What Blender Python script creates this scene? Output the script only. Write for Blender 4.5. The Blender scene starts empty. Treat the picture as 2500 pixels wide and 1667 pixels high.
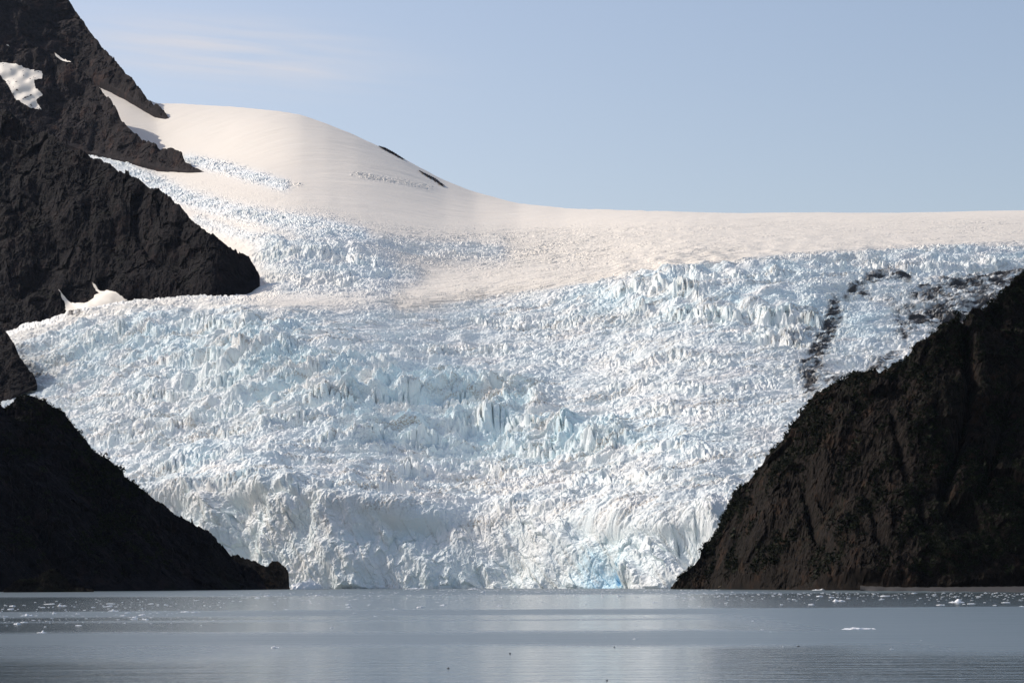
import bpy, math, random
import numpy as np
from concurrent.futures import ThreadPoolExecutor

scene = bpy.context.scene
col = scene.collection
R = math.radians

# ------------------------------------------------------------------ camera
CAM_H = 13.0                     # metres above the water (boat deck)
FOC = 5881.0                     # focal length in photo pixels (2500 wide)
HX, HY = 1250.0, 1412.0          # where the optical axis meets the picture
ROLL = R(0.3)
cam_data = bpy.data.cameras.new("camera")
cam = bpy.data.objects.new("camera", cam_data)
col.objects.link(cam)
cam_data.sensor_fit = 'HORIZONTAL'
cam_data.sensor_width = 36.0
cam_data.lens = FOC / 2500.0 * 36.0
cam_data.shift_y = (HY - 833.5) / 2500.0
cam_data.clip_start = 1.0
cam_data.clip_end = 60000.0
cam.location = (0, 0, CAM_H)
cam.rotation_euler = (R(90), ROLL, 0)
scene.camera = cam

# ------------------------------------------------------------------ sky and sun
SUN_EL, SUN_AZ = 38.0, -60.0     # azimuth from +Y, negative = to the left
w = bpy.data.worlds.new("World")
scene.world = w
w.use_nodes = True
nt = w.node_tree
nt.nodes.clear()
out = nt.nodes.new("ShaderNodeOutputWorld")
bg = nt.nodes.new("ShaderNodeBackground")
sky = nt.nodes.new("ShaderNodeTexSky")
sky.sky_type = 'NISHITA'
sky.sun_disc = False
sky.sun_elevation = R(SUN_EL)
sky.sun_rotation = R(SUN_AZ)
sky.altitude = 0
sky.air_density = 1.0
sky.dust_density = 1.5
sky.ozone_density = 3.0
bg.inputs["Strength"].default_value = 0.131
def wn(t, **kw):
    x = nt.nodes.new(t)
    for k_, v_ in kw.items():
        setattr(x, k_, v_)
    return x
def wm(op, a_, b_=0.0, clamp=False):
    x = wn("ShaderNodeMath", operation=op, use_clamp=clamp)
    for s_, v_ in zip(x.inputs, (a_, b_)):
        if isinstance(v_, (int, float)):
            s_.default_value = v_
        else:
            nt.links.new(v_, s_)
    return x.outputs[0]
tint = wn("ShaderNodeMix", data_type='RGBA', blend_type='MULTIPLY')       # thin high cirrus veil greys the blue
tint.inputs[0].default_value = 1.0
tint.inputs[7].default_value = (1.25, 1.07, 0.97, 1)
nt.links.new(sky.outputs[0], tint.inputs[6])
tc = wn("ShaderNodeTexCoord")
sx = wn("ShaderNodeSeparateXYZ")
nt.links.new(tc.outputs["Generated"], sx.inputs[0])
azi = wm('DIVIDE', sx.outputs[0], wm('MAXIMUM', sx.outputs[1], 0.05))
ele = wm('DIVIDE', sx.outputs[2], wm('MAXIMUM', sx.outputs[1], 0.05))
# a wisp of cirrus: centre line falls to the right
lin = wm('SUBTRACT', ele, wm('SUBTRACT', 0.2195, wm('MULTIPLY', wm('ADD', azi, 0.12), 0.10)))
cv = wn("ShaderNodeCombineXYZ")
nt.links.new(wm('MULTIPLY', azi, 16.0), cv.inputs[0])
nt.links.new(wm('MULTIPLY', wm('ADD', ele, wm('MULTIPLY', azi, 0.10)), 260.0), cv.inputs[1])
cn = wn("ShaderNodeTexNoise")
cn.inputs["Detail"].default_value = 4
cn.inputs["Scale"].default_value = 1.0
nt.links.new(cv.outputs[0], cn.inputs["Vector"])
gau = lambda v_, w_: wm('POWER', 2.718, wm('MULTIPLY', wm('MULTIPLY', v_, v_), -1.0 / (w_ * w_)))
cf = wm('MULTIPLY', gau(lin, 0.0125), gau(wm('ADD', azi, 0.115), 0.055))
cf = wm('MULTIPLY', cf, wm('SUBTRACT', wm('MULTIPLY', cn.outputs["Fac"], 2.6), 0.6), True)
cf = wm('MULTIPLY', cf, 0.72)
cl_ = wn("ShaderNodeMix", data_type='RGBA')
nt.links.new(cf, cl_.inputs[0])
nt.links.new(tint.outputs[2], cl_.inputs[6])
cl_.inputs[7].default_value = (5.6, 5.45, 5.7, 1)
nt.links.new(cl_.outputs[2], bg.inputs["Color"])
nt.links.new(bg.outputs[0], out.inputs["Surface"])

sd = bpy.data.lights.new("sun", 'SUN')
sd.energy = 3.7
sd.angle = R(0.53)
sd.color = (1.0, 0.93, 0.84)
so = bpy.data.objects.new("sun", sd)
col.objects.link(so)
so.rotation_euler = (R(90 - SUN_EL), 0, R(180 - SUN_AZ))

scene.view_settings.view_transform = 'Standard'
scene.view_settings.look = 'None'
scene.view_settings.exposure = 0.0
scene.view_settings.gamma = 1.0
scene.cycles.max_bounces = 8
scene.cycles.diffuse_bounces = 4

# ------------------------------------------------------------------ helpers
CR, SR = math.cos(ROLL), math.sin(ROLL)

def level(px, py):
    dx, dy = px - HX, py - HY
    return (dx * CR + dy * SR) / FOC, -(dy * CR - dx * SR) / FOC     # tan azimuth, tan elevation

def ground(px, py, z=0.0):
    a, e = level(px, py)
    d = (z - CAM_H) / e
    return a * d, d

POOL = ThreadPoolExecutor(4)

def par(fn, *arrs):
    n = arrs[0].size
    fl = [np.ascontiguousarray(np.asarray(x, np.float32)).ravel() for x in arrs]
    step = 120000
    parts = list(POOL.map(lambda i: fn(*[f[i:i + step] for f in fl]), range(0, n, step)))
    if isinstance(parts[0], tuple):
        return tuple(np.concatenate([p[k] for p in parts]).reshape(arrs[0].shape) for k in range(len(parts[0])))
    return np.concatenate(parts).reshape(arrs[0].shape)

def hsh(ix, iy, iz, seed):
    h = (ix.astype(np.uint32) * np.uint32(374761393) + iy.astype(np.uint32) * np.uint32(668265263)
         + iz.astype(np.uint32) * np.uint32(2246822519) + np.uint32(seed * 3266489917 & 0xffffffff))
    h ^= h >> np.uint32(15)
    h *= np.uint32(2246822519)
    h ^= h >> np.uint32(13)
    h *= np.uint32(3266489917)
    h ^= h >> np.uint32(16)
    return h

def _perlin(x, y, z, seed):
    fx, fy, fz = np.floor(x), np.floor(y), np.floor(z)
    ix, iy, iz = fx.astype(np.int32), fy.astype(np.int32), fz.astype(np.int32)
    x, y, z = x - fx, y - fy, z - fz
    u, v, q = [t * t * t * (t * (t * 6 - 15) + 10) for t in (x, y, z)]
    r = 0
    for a in (0, 1):
        wa = u if a else 1 - u
        for b in (0, 1):
            wb = wa * (v if b else 1 - v)
            for c in (0, 1):
                h = hsh(ix + a, iy + b, iz + c, seed)
                g = ((h & np.uint32(1023)).astype(np.float32) * (2 / 1023) - 1) * (x - a)
                g += (((h >> np.uint32(10)) & np.uint32(1023)).astype(np.float32) * (2 / 1023) - 1) * (y - b)
                g += (((h >> np.uint32(20)) & np.uint32(1023)).astype(np.float32) * (2 / 1023) - 1) * (z - c)
                r = r + g * (wb * (q if c else 1 - q))
    return r * 1.6

def perlin(x, y, z, seed=0):
    return par(lambda a, b, c: _perlin(a, b, c, seed), x, y, z)

def fbm(x, y, z, octs, seed=0, gain=0.5, ridged=False):
    def f(a, b, c):
        r = 0
        amp, fr = 1.0, 1.0
        for i in range(octs):
            n = _perlin(a * fr, b * fr, c * fr, seed + i)
            r = r + amp * ((1 - 2 * np.abs(n)) if ridged else n)
            amp *= gain
            fr *= 2.03
        return r
    return par(f, x, y, z)

def _worley(x, y, seed):
    fx, fy = np.floor(x), np.floor(y)
    ix, iy = fx.astype(np.int32), fy.astype(np.int32)
    f1 = np.full(x.shape, 9, np.float32)
    f2 = f1.copy()
    idr = np.zeros(x.shape, np.float32)
    gx, gy = idr.copy(), idr.copy()
    zz = np.zeros_like(ix)
    for a in (-1, 0, 1):
        for b in (-1, 0, 1):
            h = hsh(ix + a, iy + b, zz, seed)
            jx = (h & np.uint32(1023)).astype(np.float32) / 1023
            jy = ((h >> np.uint32(10)) & np.uint32(1023)).astype(np.float32) / 1023
            rr = ((h >> np.uint32(20)) & np.uint32(1023)).astype(np.float32) / 1023
            dx, dy = x - (fx + a + jx), y - (fy + b + jy)
            d = np.sqrt(dx * dx + dy * dy)
            cl = d < f1
            f2 = np.where(cl, f1, np.minimum(f2, d))
            f1 = np.where(cl, d, f1)
            idr = np.where(cl, rr, idr)
            gx = np.where(cl, dx, gx)
            gy = np.where(cl, dy, gy)
    return f1, f2, idr, gx, gy

def worley(x, y, seed=0):
    return par(lambda a, b: _worley(a, b, seed), x, y)

def hsh2(q, k):
    return np.modf(np.abs(np.sin(q * 917.31 * k + 1.7 * k) * 4373.7))[0]

def sstep(a, b, x):
    t = np.clip((x - a) / (b - a), 0, 1)
    return t * t * (3 - 2 * t)

def K(*pts):                     # photo points read at 2352 wide -> 2500 wide, as two arrays
    p = np.array(pts, float) * (2500 / 2352)
    return p[:, 0], p[:, 1]

def grid_mesh(name, X, Y, Z, mat, attrs=None, keep=None, smooth=False, parent=None):
    nr, nc = X.shape
    co = np.stack([X, Y, Z], -1).reshape(-1, 3).astype(np.float32)
    idx = np.arange(nr * nc, dtype=np.int32).reshape(nr, nc)
    q = np.stack([idx[:-1, :-1], idx[:-1, 1:], idx[1:, 1:], idx[1:, :-1]], -1)
    if keep is not None:
        q = q[keep]
    q = q.reshape(-1, 4)
    if keep is not None:
        used = np.zeros(nr * nc, bool)
        used[q.ravel()] = True
        remap = np.cumsum(used).astype(np.int32) - 1
        q = remap[q]
        co = co[used]
        attrs = {k: v.ravel()[used] for k, v in (attrs or {}).items()}
    return raw_mesh(name, co, q, mat, attrs, smooth, parent)

def raw_mesh(name, co, faces, mat, attrs=None, smooth=False, parent=None):
    me = bpy.data.meshes.new(name)
    n = faces.shape[1]
    me.vertices.add(len(co))
    me.vertices.foreach_set("co", np.ascontiguousarray(co, np.float32).ravel())
    me.loops.add(faces.size)
    me.loops.foreach_set("vertex_index", np.ascontiguousarray(faces, np.int32).ravel())
    me.polygons.add(len(faces))
    me.polygons.foreach_set("loop_start", np.arange(0, faces.size, n, dtype=np.int32))
    me.polygons.foreach_set("use_smooth", np.full(len(faces), smooth))
    for k, v in (attrs or {}).items():
        at = me.attributes.new(k, 'FLOAT', 'POINT')
        at.data.foreach_set("value", np.ascontiguousarray(v, np.float32).ravel())
    me.update(calc_edges=True)
    me.materials.append(mat)
    o = bpy.data.objects.new(name, me)
    col.objects.link(o)
    if parent is not None:
        o.parent = parent
    return o

def tag(o, label, cat, kind=None, group=None):
    o["label"] = label
    o["category"] = cat
    if kind:
        o["kind"] = kind
    if group:
        o["group"] = group
    return o

def mat_new(name):
    m = bpy.data.materials.new(name)
    m.use_nodes = True
    nt = m.node_tree
    nt.nodes.clear()
    o = nt.nodes.new("ShaderNodeOutputMaterial")
    p = nt.nodes.new("ShaderNodeBsdfPrincipled")
    nt.links.new(p.outputs[0], o.inputs[0])
    return m, nt, p

class NB:
    """small helper to write node trees"""
    def __init__(s, nt):
        s.nt = nt
    def n(s, t, **kw):
        x = s.nt.nodes.new(t)
        for k, v in kw.items():
            setattr(x, k, v)
        return x
    def put(s, sock, v):
        if hasattr(v, "default_value") or hasattr(v, "is_linked"):
            s.nt.links.new(v, sock)
        else:
            sock.default_value = v
    def math(s, op, a, b=0.0, clamp=False):
        x = s.n("ShaderNodeMath", operation=op, use_clamp=clamp)
        s.put(x.inputs[0], a)
        s.put(x.inputs[1], b)
        return x.outputs[0]
    def mix(s, f, a, b):
        x = s.n("ShaderNodeMix", data_type='RGBA')
        s.put(x.inputs[0], f)
        s.put(x.inputs[6], a if not isinstance(a, tuple) else (*a, 1))
        s.put(x.inputs[7], b if not isinstance(b, tuple) else (*b, 1))
        return x.outputs[2]
    def attr(s, name):
        return s.n("ShaderNodeAttribute", attribute_name=name).outputs["Fac"]
    def pos(s):
        return s.n("ShaderNodeNewGeometry").outputs["Position"]
    def noise(s, vec, scale, detail=4, rough=0.55, sc=(1, 1, 1)):
        if sc != (1, 1, 1):
            mp = s.n("ShaderNodeMapping")
            s.put(mp.inputs["Vector"], vec)
            mp.inputs["Scale"].default_value = sc
            vec = mp.outputs[0]
        x = s.n("ShaderNodeTexNoise")
        s.put(x.inputs["Vector"], vec)
        x.inputs["Scale"].default_value = scale
        x.inputs["Detail"].default_value = detail
        x.inputs["Roughness"].default_value = rough
        return x.outputs["Fac"]
    def ramp(s, f, a, b):
        x = s.n("ShaderNodeMapRange", interpolation_type='SMOOTHSTEP')
        s.put(x.inputs[0], f)
        x.inputs[1].default_value = a
        x.inputs[2].default_value = b
        return x.outputs[0]
    def normal_z(s):
        x = s.n("ShaderNodeSeparateXYZ")
        s.put(x.inputs[0], s.n("ShaderNodeNewGeometry").outputs["Normal"])
        return x.outputs[2]

# ------------------------------------------------------------------ materials
def ice_material():
    m, nt, p = mat_new("glacier_ice")
    b = NB(nt)
    P = b.pos()
    snow, dirt, dust, blue = [b.attr(k) for k in ("snow", "dirt", "dust", "blue")]
    n1 = b.noise(P, 0.02, 4)
    n2 = b.noise(P, 0.35, 4, 0.65)
    white = b.mix(n1, (0.865, 0.87, 0.835), (0.925, 0.92, 0.885))
    icec = b.mix(n2, (0.58, 0.79, 0.845), (0.79, 0.895, 0.92))
    c = b.mix(b.math('MULTIPLY', blue, b.ramp(n2, 0.2, 0.6), True), white, icec)
    snowc = b.mix(n1, (0.85, 0.775, 0.665), (0.88, 0.82, 0.72))
    c = b.mix(snow, c, snowc)
    deep = b.math('SUBTRACT', b.attr("blue"), 1.0, True)
    c = b.mix(deep, c, (0.30, 0.58, 0.80))
    c = b.mix(b.math('MULTIPLY', dust, b.ramp(n2, 0.42, 0.62), True), c, (0.42, 0.35, 0.27))
    c = b.mix(dirt, c, (0.035, 0.032, 0.032))
    nt.links.new(c, p.inputs["Base Color"])
    p.inputs["Roughness"].default_value = 0.6
    p.inputs["Specular IOR Level"].default_value = 0.25
    return m

def rock_material(name, c0, c1, green, scale, gthr):
    m, nt, p = mat_new(name)
    b = NB(nt)
    P = b.pos()
    n1 = b.noise(P, 0.012 * scale, 6, 0.6)
    n2 = b.noise(P, 0.07 * scale, 7, 0.7, (1, 1, 0.6))
    n3 = b.noise(P, 0.35 * scale, 4, 0.6)
    c = b.mix(b.ramp(n2, 0.3, 0.7), c0, c1)
    pale = b.math('MULTIPLY', b.ramp(n3, 0.55, 0.75), b.ramp(n1, 0.45, 0.62))
    c = b.mix(b.math('MULTIPLY', pale, 0.75), c, tuple(min(1, 2.8 * x) for x in c1))
    n4 = b.noise(P, 0.022 * scale, 5, 0.65)
    c = b.mix(b.math('MULTIPLY', b.ramp(n4, 0.52, 0.66), 0.7), c, (c1[0] * 1.9, c1[1] * 1.45, c1[2] * 1.15))
    if green:
        g = b.math('MULTIPLY', b.ramp(b.math('ADD', n1, b.math('MULTIPLY', n2, 0.5)), gthr, gthr + 0.12), b.ramp(b.normal_z(), 0.15, 0.55))
        c = b.mix(g, c, green)
    nt.links.new(c, p.inputs["Base Color"])
    p.inputs["Roughness"].default_value = 0.85
    p.inputs["Specular IOR Level"].default_value = 0.06
    return m

M_ICE = ice_material()
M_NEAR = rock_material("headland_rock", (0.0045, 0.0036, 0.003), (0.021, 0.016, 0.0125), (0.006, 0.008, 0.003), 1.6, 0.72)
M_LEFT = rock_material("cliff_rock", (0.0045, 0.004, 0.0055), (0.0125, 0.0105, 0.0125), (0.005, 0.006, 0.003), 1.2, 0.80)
M_FAR = rock_material("mountain_rock", (0.010, 0.0082, 0.0098), (0.032, 0.0245, 0.025), None, 0.8, 0)
M_OUT = rock_material("outcrop_rock", (0.014, 0.011, 0.009), (0.085, 0.065, 0.05), None, 2.5, 0)

# ------------------------------------------------------------------ the glacier surface
PXS = np.linspace(-340, 2980, 2120)
def L(px, pts):
    p = np.array(pts, float)
    return np.interp(px, p[:, 0], p[:, 1])
TAB = np.arange(-420, 3121, 2.0)
def gsmooth(A, sig, axis=-1):
    n = int(3 * sig) + 1
    k = np.exp(-0.5 * (np.arange(-n, n + 1) / sig) ** 2)
    k /= k.sum()
    A = np.moveaxis(A, axis, -1)
    pad = np.concatenate([np.repeat(A[..., :1], n, -1), A, np.repeat(A[..., -1:], n, -1)], -1)
    out = np.zeros_like(A)
    for i, w_ in enumerate(k):
        out += w_ * pad[..., i:i + A.shape[-1]]
    return np.moveaxis(out, -1, axis)
def curve(X, Y, sig):
    T = gsmooth(np.interp(TAB, X, Y), sig / 2)
    return lambda px: np.interp(px, TAB, T)
def curve_p(pts, sig):
    p = np.array(pts, float)
    return curve(p[:, 0], p[:, 1], sig)

f_d0 = curve_p([(-200, 3950), (0, 3850), (400, 3680), (700, 3440), (900, 3350), (1200, 3290), (1450, 3050), (1650, 2900), (2000, 2860), (2700, 2850)], 60)
def f_W(px):
    e = -CAM_H / f_d0(px)
    return HY + (-e * FOC + (px - HX) * SR) / CR
f_B1 = curve_p([(-200, 1230), (400, 1200), (560, 1195), (640, 1190), (760, 1205), (850, 1215), (950, 1240), (1050, 1250), (1150, 1262), (1300, 1250), (1450, 1270), (1600, 1262), (1750, 1240), (2700, 1220)], 20)
B2X, B2Y = K((-200, 790), (0, 776), (60, 752), (120, 736), (185, 716), (260, 700), (330, 691), (400, 687), (470, 688), (540, 692), (650, 695), (800, 693), (950, 684), (1080, 660), (1250, 645), (1400, 636), (1550, 618), (1700, 603), (1900, 590), (2100, 580), (2352, 570), (2700, 560))
f_B2 = curve(B2X, B2Y, 22)
BSX, BSY = K((-200, 60), (100, 120), (225, 165), (300, 195), (370, 228), (430, 231), (500, 236), (560, 240), (620, 246), (665, 252), (700, 259), (760, 279), (830, 309), (880, 334), (940, 364), (1030, 413), (1100, 442), (1200, 467), (1300, 480), (1500, 489), (1700, 494), (1900, 497), (2050, 497.5), (2352, 496), (2700, 495))
f_Bs = curve(BSX, BSY, 10)
CRX, CRY = K((-200, 330), (170, 330), (300, 350), (480, 392), (650, 425), (800, 470), (1000, 505), (1230, 510), (1500, 500), (1700, 497), (2352, 497))
f_Cr = curve(CRX, CRY, 30)

# low resolution control maps, in photo pixels
ST = 5
mx, my = np.meshgrid(np.arange(-150, 2651, ST, dtype=np.float32), np.arange(-60, 1500, ST, dtype=np.float32))
def stroke(pts, wd):
    r = np.full(mx.shape, 1e9, np.float32)
    for (x0, y0), (x1, y1) in zip(pts[:-1], pts[1:]):
        vx, vy = x1 - x0, y1 - y0
        t = np.clip(((mx - x0) * vx + (my - y0) * vy) / (vx * vx + vy * vy + 1e-6), 0, 1)
        r = np.minimum(r, np.hypot(mx - x0 - t * vx, my - y0 - t * vy))
    return np.exp(-(r / wd) ** 2)
def k25(*pts):
    return [(a * 1.063, b * 1.063) for a, b in pts]
def blob(cx, cy, rx, ry):
    return np.exp(-((mx - cx * 1.063) / (rx * 1.063)) ** 2 - ((my - cy * 1.063) / (ry * 1.063)) ** 2)
def sampler(M):
    def f(px, py):
        x = np.clip((px + 150) / ST, 0, M.shape[1] - 1.001)
        y = np.clip((py + 60) / ST, 0, M.shape[0] - 1.001)
        ix, iy = x.astype(int), y.astype(int)
        fx, fy = x - ix, y - iy
        return ((M[iy, ix] * (1 - fx) + M[iy, ix + 1] * fx) * (1 - fy) + (M[iy + 1, ix] * (1 - fx) + M[iy + 1, ix + 1] * fx) * fy).astype(np.float32)
    return f

mB1, mB2, mBs, mCr, mW = f_B1(mx), f_B2(mx), f_Bs(mx), f_Cr(mx), f_W(mx)
face = sstep(-25, 25, my - mB1)
mid = sstep(-12, 40, my - mB2) * (1 - face)
upper = 1 - sstep(-12, 40, my - mB2)

seracs = np.maximum(stroke(k25((590, 860), (800, 890), (1000, 920), (1200, 960)), 75), 0.8 * stroke(k25((820, 980), (1100, 1010), (1400, 1030)), 55))
leftcrest = np.maximum(blob(330, 800, 260, 80), blob(600, 770, 160, 50))
stripes = np.maximum(blob(850, 760, 190, 55), 0.7 * blob(1000, 800, 200, 50))
corridor = np.maximum(stroke(k25((930, 702), (1100, 672), (1300, 645), (1500, 608), (1700, 588)), 26), 0)
secondfall = np.maximum(stroke(k25((640, 590), (780, 600), (880, 630)), 55), 0.6 * stroke(k25((700, 545), (860, 562), (1000, 575), (1150, 580)), 26))
secondfall = np.maximum(secondfall, 0.6 * stroke(k25((620, 650), (800, 655), (950, 630)), 28))
trib = np.maximum(stroke(k25((160, 318), (250, 352), (330, 395), (430, 445), (540, 478), (640, 500), (740, 515), (830, 540)), 22),
                  stroke(k25((440, 360), (520, 378), (600, 402), (660, 420)), 15))
trib = np.maximum(trib, 0.7 * stroke(k25((460, 500), (520, 520), (600, 545), (640, 560)), 18))
domecrev = np.maximum(stroke(k25((820, 395), (880, 408), (920, 412), (1000, 430)), 6), stroke(k25((520, 390), (700, 420)), 5))
rightfall = np.maximum(stroke(k25((1480, 650), (1800, 600), (2100, 575), (2352, 590)), 48), stroke(k25((1350, 690), (1600, 700), (1850, 730), (2000, 760)), 55))
rightfall = rightfall * sstep(-10, 40, my - mB2)
moraine = np.zeros(mx.shape, np.float32)
halo = moraine.copy()
for pts, wd, wt in [
    (((1862, 905), (1868, 880), (1862, 855)), 20, 0.95), (((1882, 850), (1885, 815), (1905, 785)), 18, 0.9), (((1905, 785), (1920, 745), (1930, 705)), 17, 0.85),
    (((1930, 705), (1965, 672), (2000, 652), (2050, 644), (2095, 648)), 7, 0.8), (((1960, 672), (2000, 682)), 5, 0.9), (((1985, 668), (2008, 690)), 5, 0.6),
    (((2105, 742), (2150, 735), (2190, 740)), 14, 1.0), (((2075, 760), (2085, 800)), 7, 0.7), (((2140, 700), (2170, 720), (2215, 752)), 7, 0.95),
    (((2110, 690), (2180, 672), (2260, 655), (2352, 650)), 17, 0.75), (((2230, 690), (2290, 680), (2340, 672)), 20, 0.7), (((2230, 655), (2352, 642)), 10, 0.9), (((2100, 725), (2200, 695)), 30, 0.55),
    (((2190, 760), (2240, 735), (2300, 700)), 22, 0.8), (((1900, 880), (1960, 866)), 12, 0.7), (((2090, 765), (2220, 712), (2345, 668)), 30, 0.62), (((2120, 665), (2170, 690), (2200, 720)), 6, 0.8), (((2050, 700), (2120, 770), (2160, 775)), 14, 0.4), (((1840, 800), (1860, 760)), 26, 0.42), (((2170, 650), (2240, 668), (2330, 662)), 6, 0.9), (((2010, 850), (2060, 832)), 12, 0.75), (((1990, 865), (2020, 845)), 10, 0.5),
    (((20, 790), (60, 860), (100, 850)), 20, 0.5), (((150, 705), (185, 712)), 9, 0.95), (((45, 800), (75, 840)), 16, 0.45)]:
    moraine = np.maximum(moraine, wt * stroke(k25(*pts), wd * 1.25))
    halo = np.maximum(halo, wt * stroke(k25(*pts), wd * 2.6))
dustm = np.zeros(mx.shape, np.float32)
for cx, cy, rx, ry, wt in [(1390, 745, 110, 16, .9), (1300, 770, 60, 25, .5), (1520, 800, 70, 14, .8), (1600, 830, 80, 20, .7), (1480, 845, 120, 16, .5), (1130, 800, 120, 22, .35),
                           (1820, 840, 60, 40, .7), (880, 1150, 160, 12, .8), (1130, 1125, 80, 14, .9), (1110, 1195, 60, 14, 1.), (1060, 1210, 30, 25, .6), (860, 1036, 60, 12, .8), (1200, 1085, 90, 8, .6),
                           (760, 1130, 90, 14, .5), (1400, 1090, 150, 12, .6), (150, 830, 90, 40, .7), (330, 1090, 40, 30, .5), (240, 960, 60, 40, .35), (420, 1130, 60, 40, .5), (1690, 940, 100, 30, .25), (1500, 880, 200, 40, .3),
                           (1750, 1010, 120, 30, .3), (1190, 1190, 80, 10, .6), (1330, 1160, 60, 8, .6), (700, 1120, 60, 10, .5), (620, 860, 80, 12, .3)]:
    dustm = np.maximum(dustm, wt * blob(cx, cy, rx, ry))
bluem = np.clip(0.55 * seracs + 0.45 * leftcrest + 0.5 * secondfall + 0.35 * trib + 0.45 * rightfall + 0.42 * mid + 0.42 * face + 0.8 * blob(1385, 1300, 40, 50) + 0.5 * blob(1350, 1290, 70, 70) + 0.5 * blob(1450, 1010, 180, 40) + .4 * blob(500, 1080, 120, 60), 0, 1)

jump0 = sstep(660, 560, mx) * stroke([(a, b - 8) for a, b in zip(B2X, B2Y)], 14)
leftmid = blob(430, 950, 330, 170)
rightmid = blob(1480, 900, 330, 150)
A_big = mid * (5.0 + 8 * seracs + 4 * leftcrest + 3.5 * leftmid - 3.6 * stripes - 1.6 * rightmid) + upper * (8 * secondfall + 12 * rightfall + 0.2)
A_big *= (1 - 0.88 * corridor)
A_sm = mid * (3.4 + 2.5 * seracs - 1.6 * stripes - 0.6 * rightmid) + upper * (3.5 * secondfall + 4 * rightfall + 5.5 * trib + 3.0 * domecrev + 0.10) + 1.6 * face
A_sm *= (1 - 0.75 * corridor)
A_sm = A_sm + 3.0 * jump0
A_big = A_big + 4.0 * jump0
plain = blob(1180, 575, 300, 45)
A_sm = A_sm + upper * (1.6 * plain + 0.5 * sstep(0, 30, my - mCr))
A_st = mid * (1.5 + 3.0 * stripes) + upper * (0.5 * sstep(0, 30, my - mCr) + 1.6 * plain) + 1.2 * corridor
snowm = np.clip(upper * (1 - 1.3 * secondfall - 1.4 * rightfall - 1.3 * trib) + 0.7 * corridor, 0, 1)

# slope along the ray minus the slope of the ray itself
km = 0.25 + 0.20 * seracs + 0.10 * leftcrest - 0.10 * stripes + 0.22 * stroke(k25((1400, 690), (1650, 705), (1900, 720)), 40) \
    + 0.30 * stroke(k25((820, 1000), (1000, 1030), (1300, 1050)), 18) - 0.13 * stroke(k25((700, 1125), (900, 1135), (1150, 1120), (1450, 1090)), 24) - 0.12 * stroke(k25((1150, 1070), (1450, 1075), (1600, 1060)), 14)
ku = 0.085 + 0.10 * secondfall + 0.15 * rightfall + 0.05 * sstep(0, -80, my - mCr)
ku = ku - 0.055 * sstep(60, 0, my - mBs) * sstep(1500, 1100, mx) - 0.04 * sstep(30, 0, my - mBs) * sstep(1100, 1500, mx)
ku = ku * (1 + 1.15 * sstep(1350, 150, mx))
jump = sstep(640, 560, mx) * stroke([(a, b - 12) for a, b in zip(B2X, B2Y)], 14)
ku = np.maximum(ku * (1 - jump) + 0.017 * jump, 0.017)
kf = 1.25 + 1.6 * sstep(70, 0, mW - my) + 2.2 * sstep(1200, 1020, mx) - 0.42 * sstep(1180, 1400, mx)
kf = kf * np.clip(1 + 0.8 * fbm(mx / 110, my / 55, mx * 0 + 3, 3, 8, 0.55), 0.45, 2.2)
kmap = face * kf + mid * km + upper * ku
S = {k: sampler(v) for k, v in dict(k=kmap, A_big=A_big, A_sm=A_sm, A_st=A_st, snow=snowm, face=face, mid=mid, moraine=moraine, dust=dustm, blue=bluem,
                                    serac=seracs, trib=np.maximum(trib, domecrev), jump=jump, halo=halo, right=rightfall).items()}

def glacier_grid(PX, n_face, n_mid, n_up):
    W, B1, B2, Bs = f_W(PX), f_B1(PX), f_B2(PX), f_Bs(PX)
    t = np.concatenate([np.linspace(0, 1, n_face, False), 1 + np.linspace(0, 1, n_mid, False), 2 + np.linspace(0, 1, n_up)])[:, None]
    PY = np.where(t < 1, W + (B1 - W) * t, np.where(t < 2, B1 + (B2 - B1) * (t - 1), B2 + (Bs - B2) * (t - 2)))
    P = np.broadcast_to(PX, PY.shape)
    a, e = level(P, PY)
    kk = S['k'](P, PY)
    de = np.diff(e, axis=0)
    lnd = np.concatenate([np.zeros((1, len(PX))), np.cumsum(de / np.maximum(0.5 * (kk[1:] + kk[:-1]), 0.012), axis=0)])
    lo = gsmooth(lnd, 230.0 / (PX[1] - PX[0]), 1)
    hi = gsmooth(lnd, 60.0 / (PX[1] - PX[0]), 1)
    wr = np.ones((len(lnd), 1)) * 0.2
    wr[:n_face] = 0.9
    wr[n_face:n_face + n_mid // 4] = np.linspace(0.9, 0.2, n_mid // 4)[:, None]
    lnd = lo + wr * (hi - lo)
    far = gsmooth(lnd, 480.0 / (PX[1] - PX[0]), 1)
    lnd = lnd + (far - lnd) * 0.9 * sstep(2.15, 2.75, t)
    lnd = lnd - 0.03 * gsmooth(sstep(1250, 350, PX), 60.0 / (PX[1] - PX[0])) * sstep(2.25, 2.9, t)
    d = f_d0(PX) * np.exp(lnd)
    return P, PY, a, e, d

PXl = np.linspace(-400, 3040, 345)
gP, gPY, ga, ge, gd = glacier_grid(PXl, 40, 120, 200)
def D_at(px, py):
    j = int(np.clip(round((px + 400) / 3440 * 344), 0, 344))
    return float(np.interp(-py, -gPY[:, j], gd[:, j]))
for q in [(300, 735), (300, 700), (560, 735), (640, 690), (300, 400), (500, 410), (1200, 700), (1200, 520), (2000, 560), (2400, 530), (420, 285), (700, 280), (250, 180), (100, 930), (2000, 960)]:
    print("depth", q, round(D_at(*q)))

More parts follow.
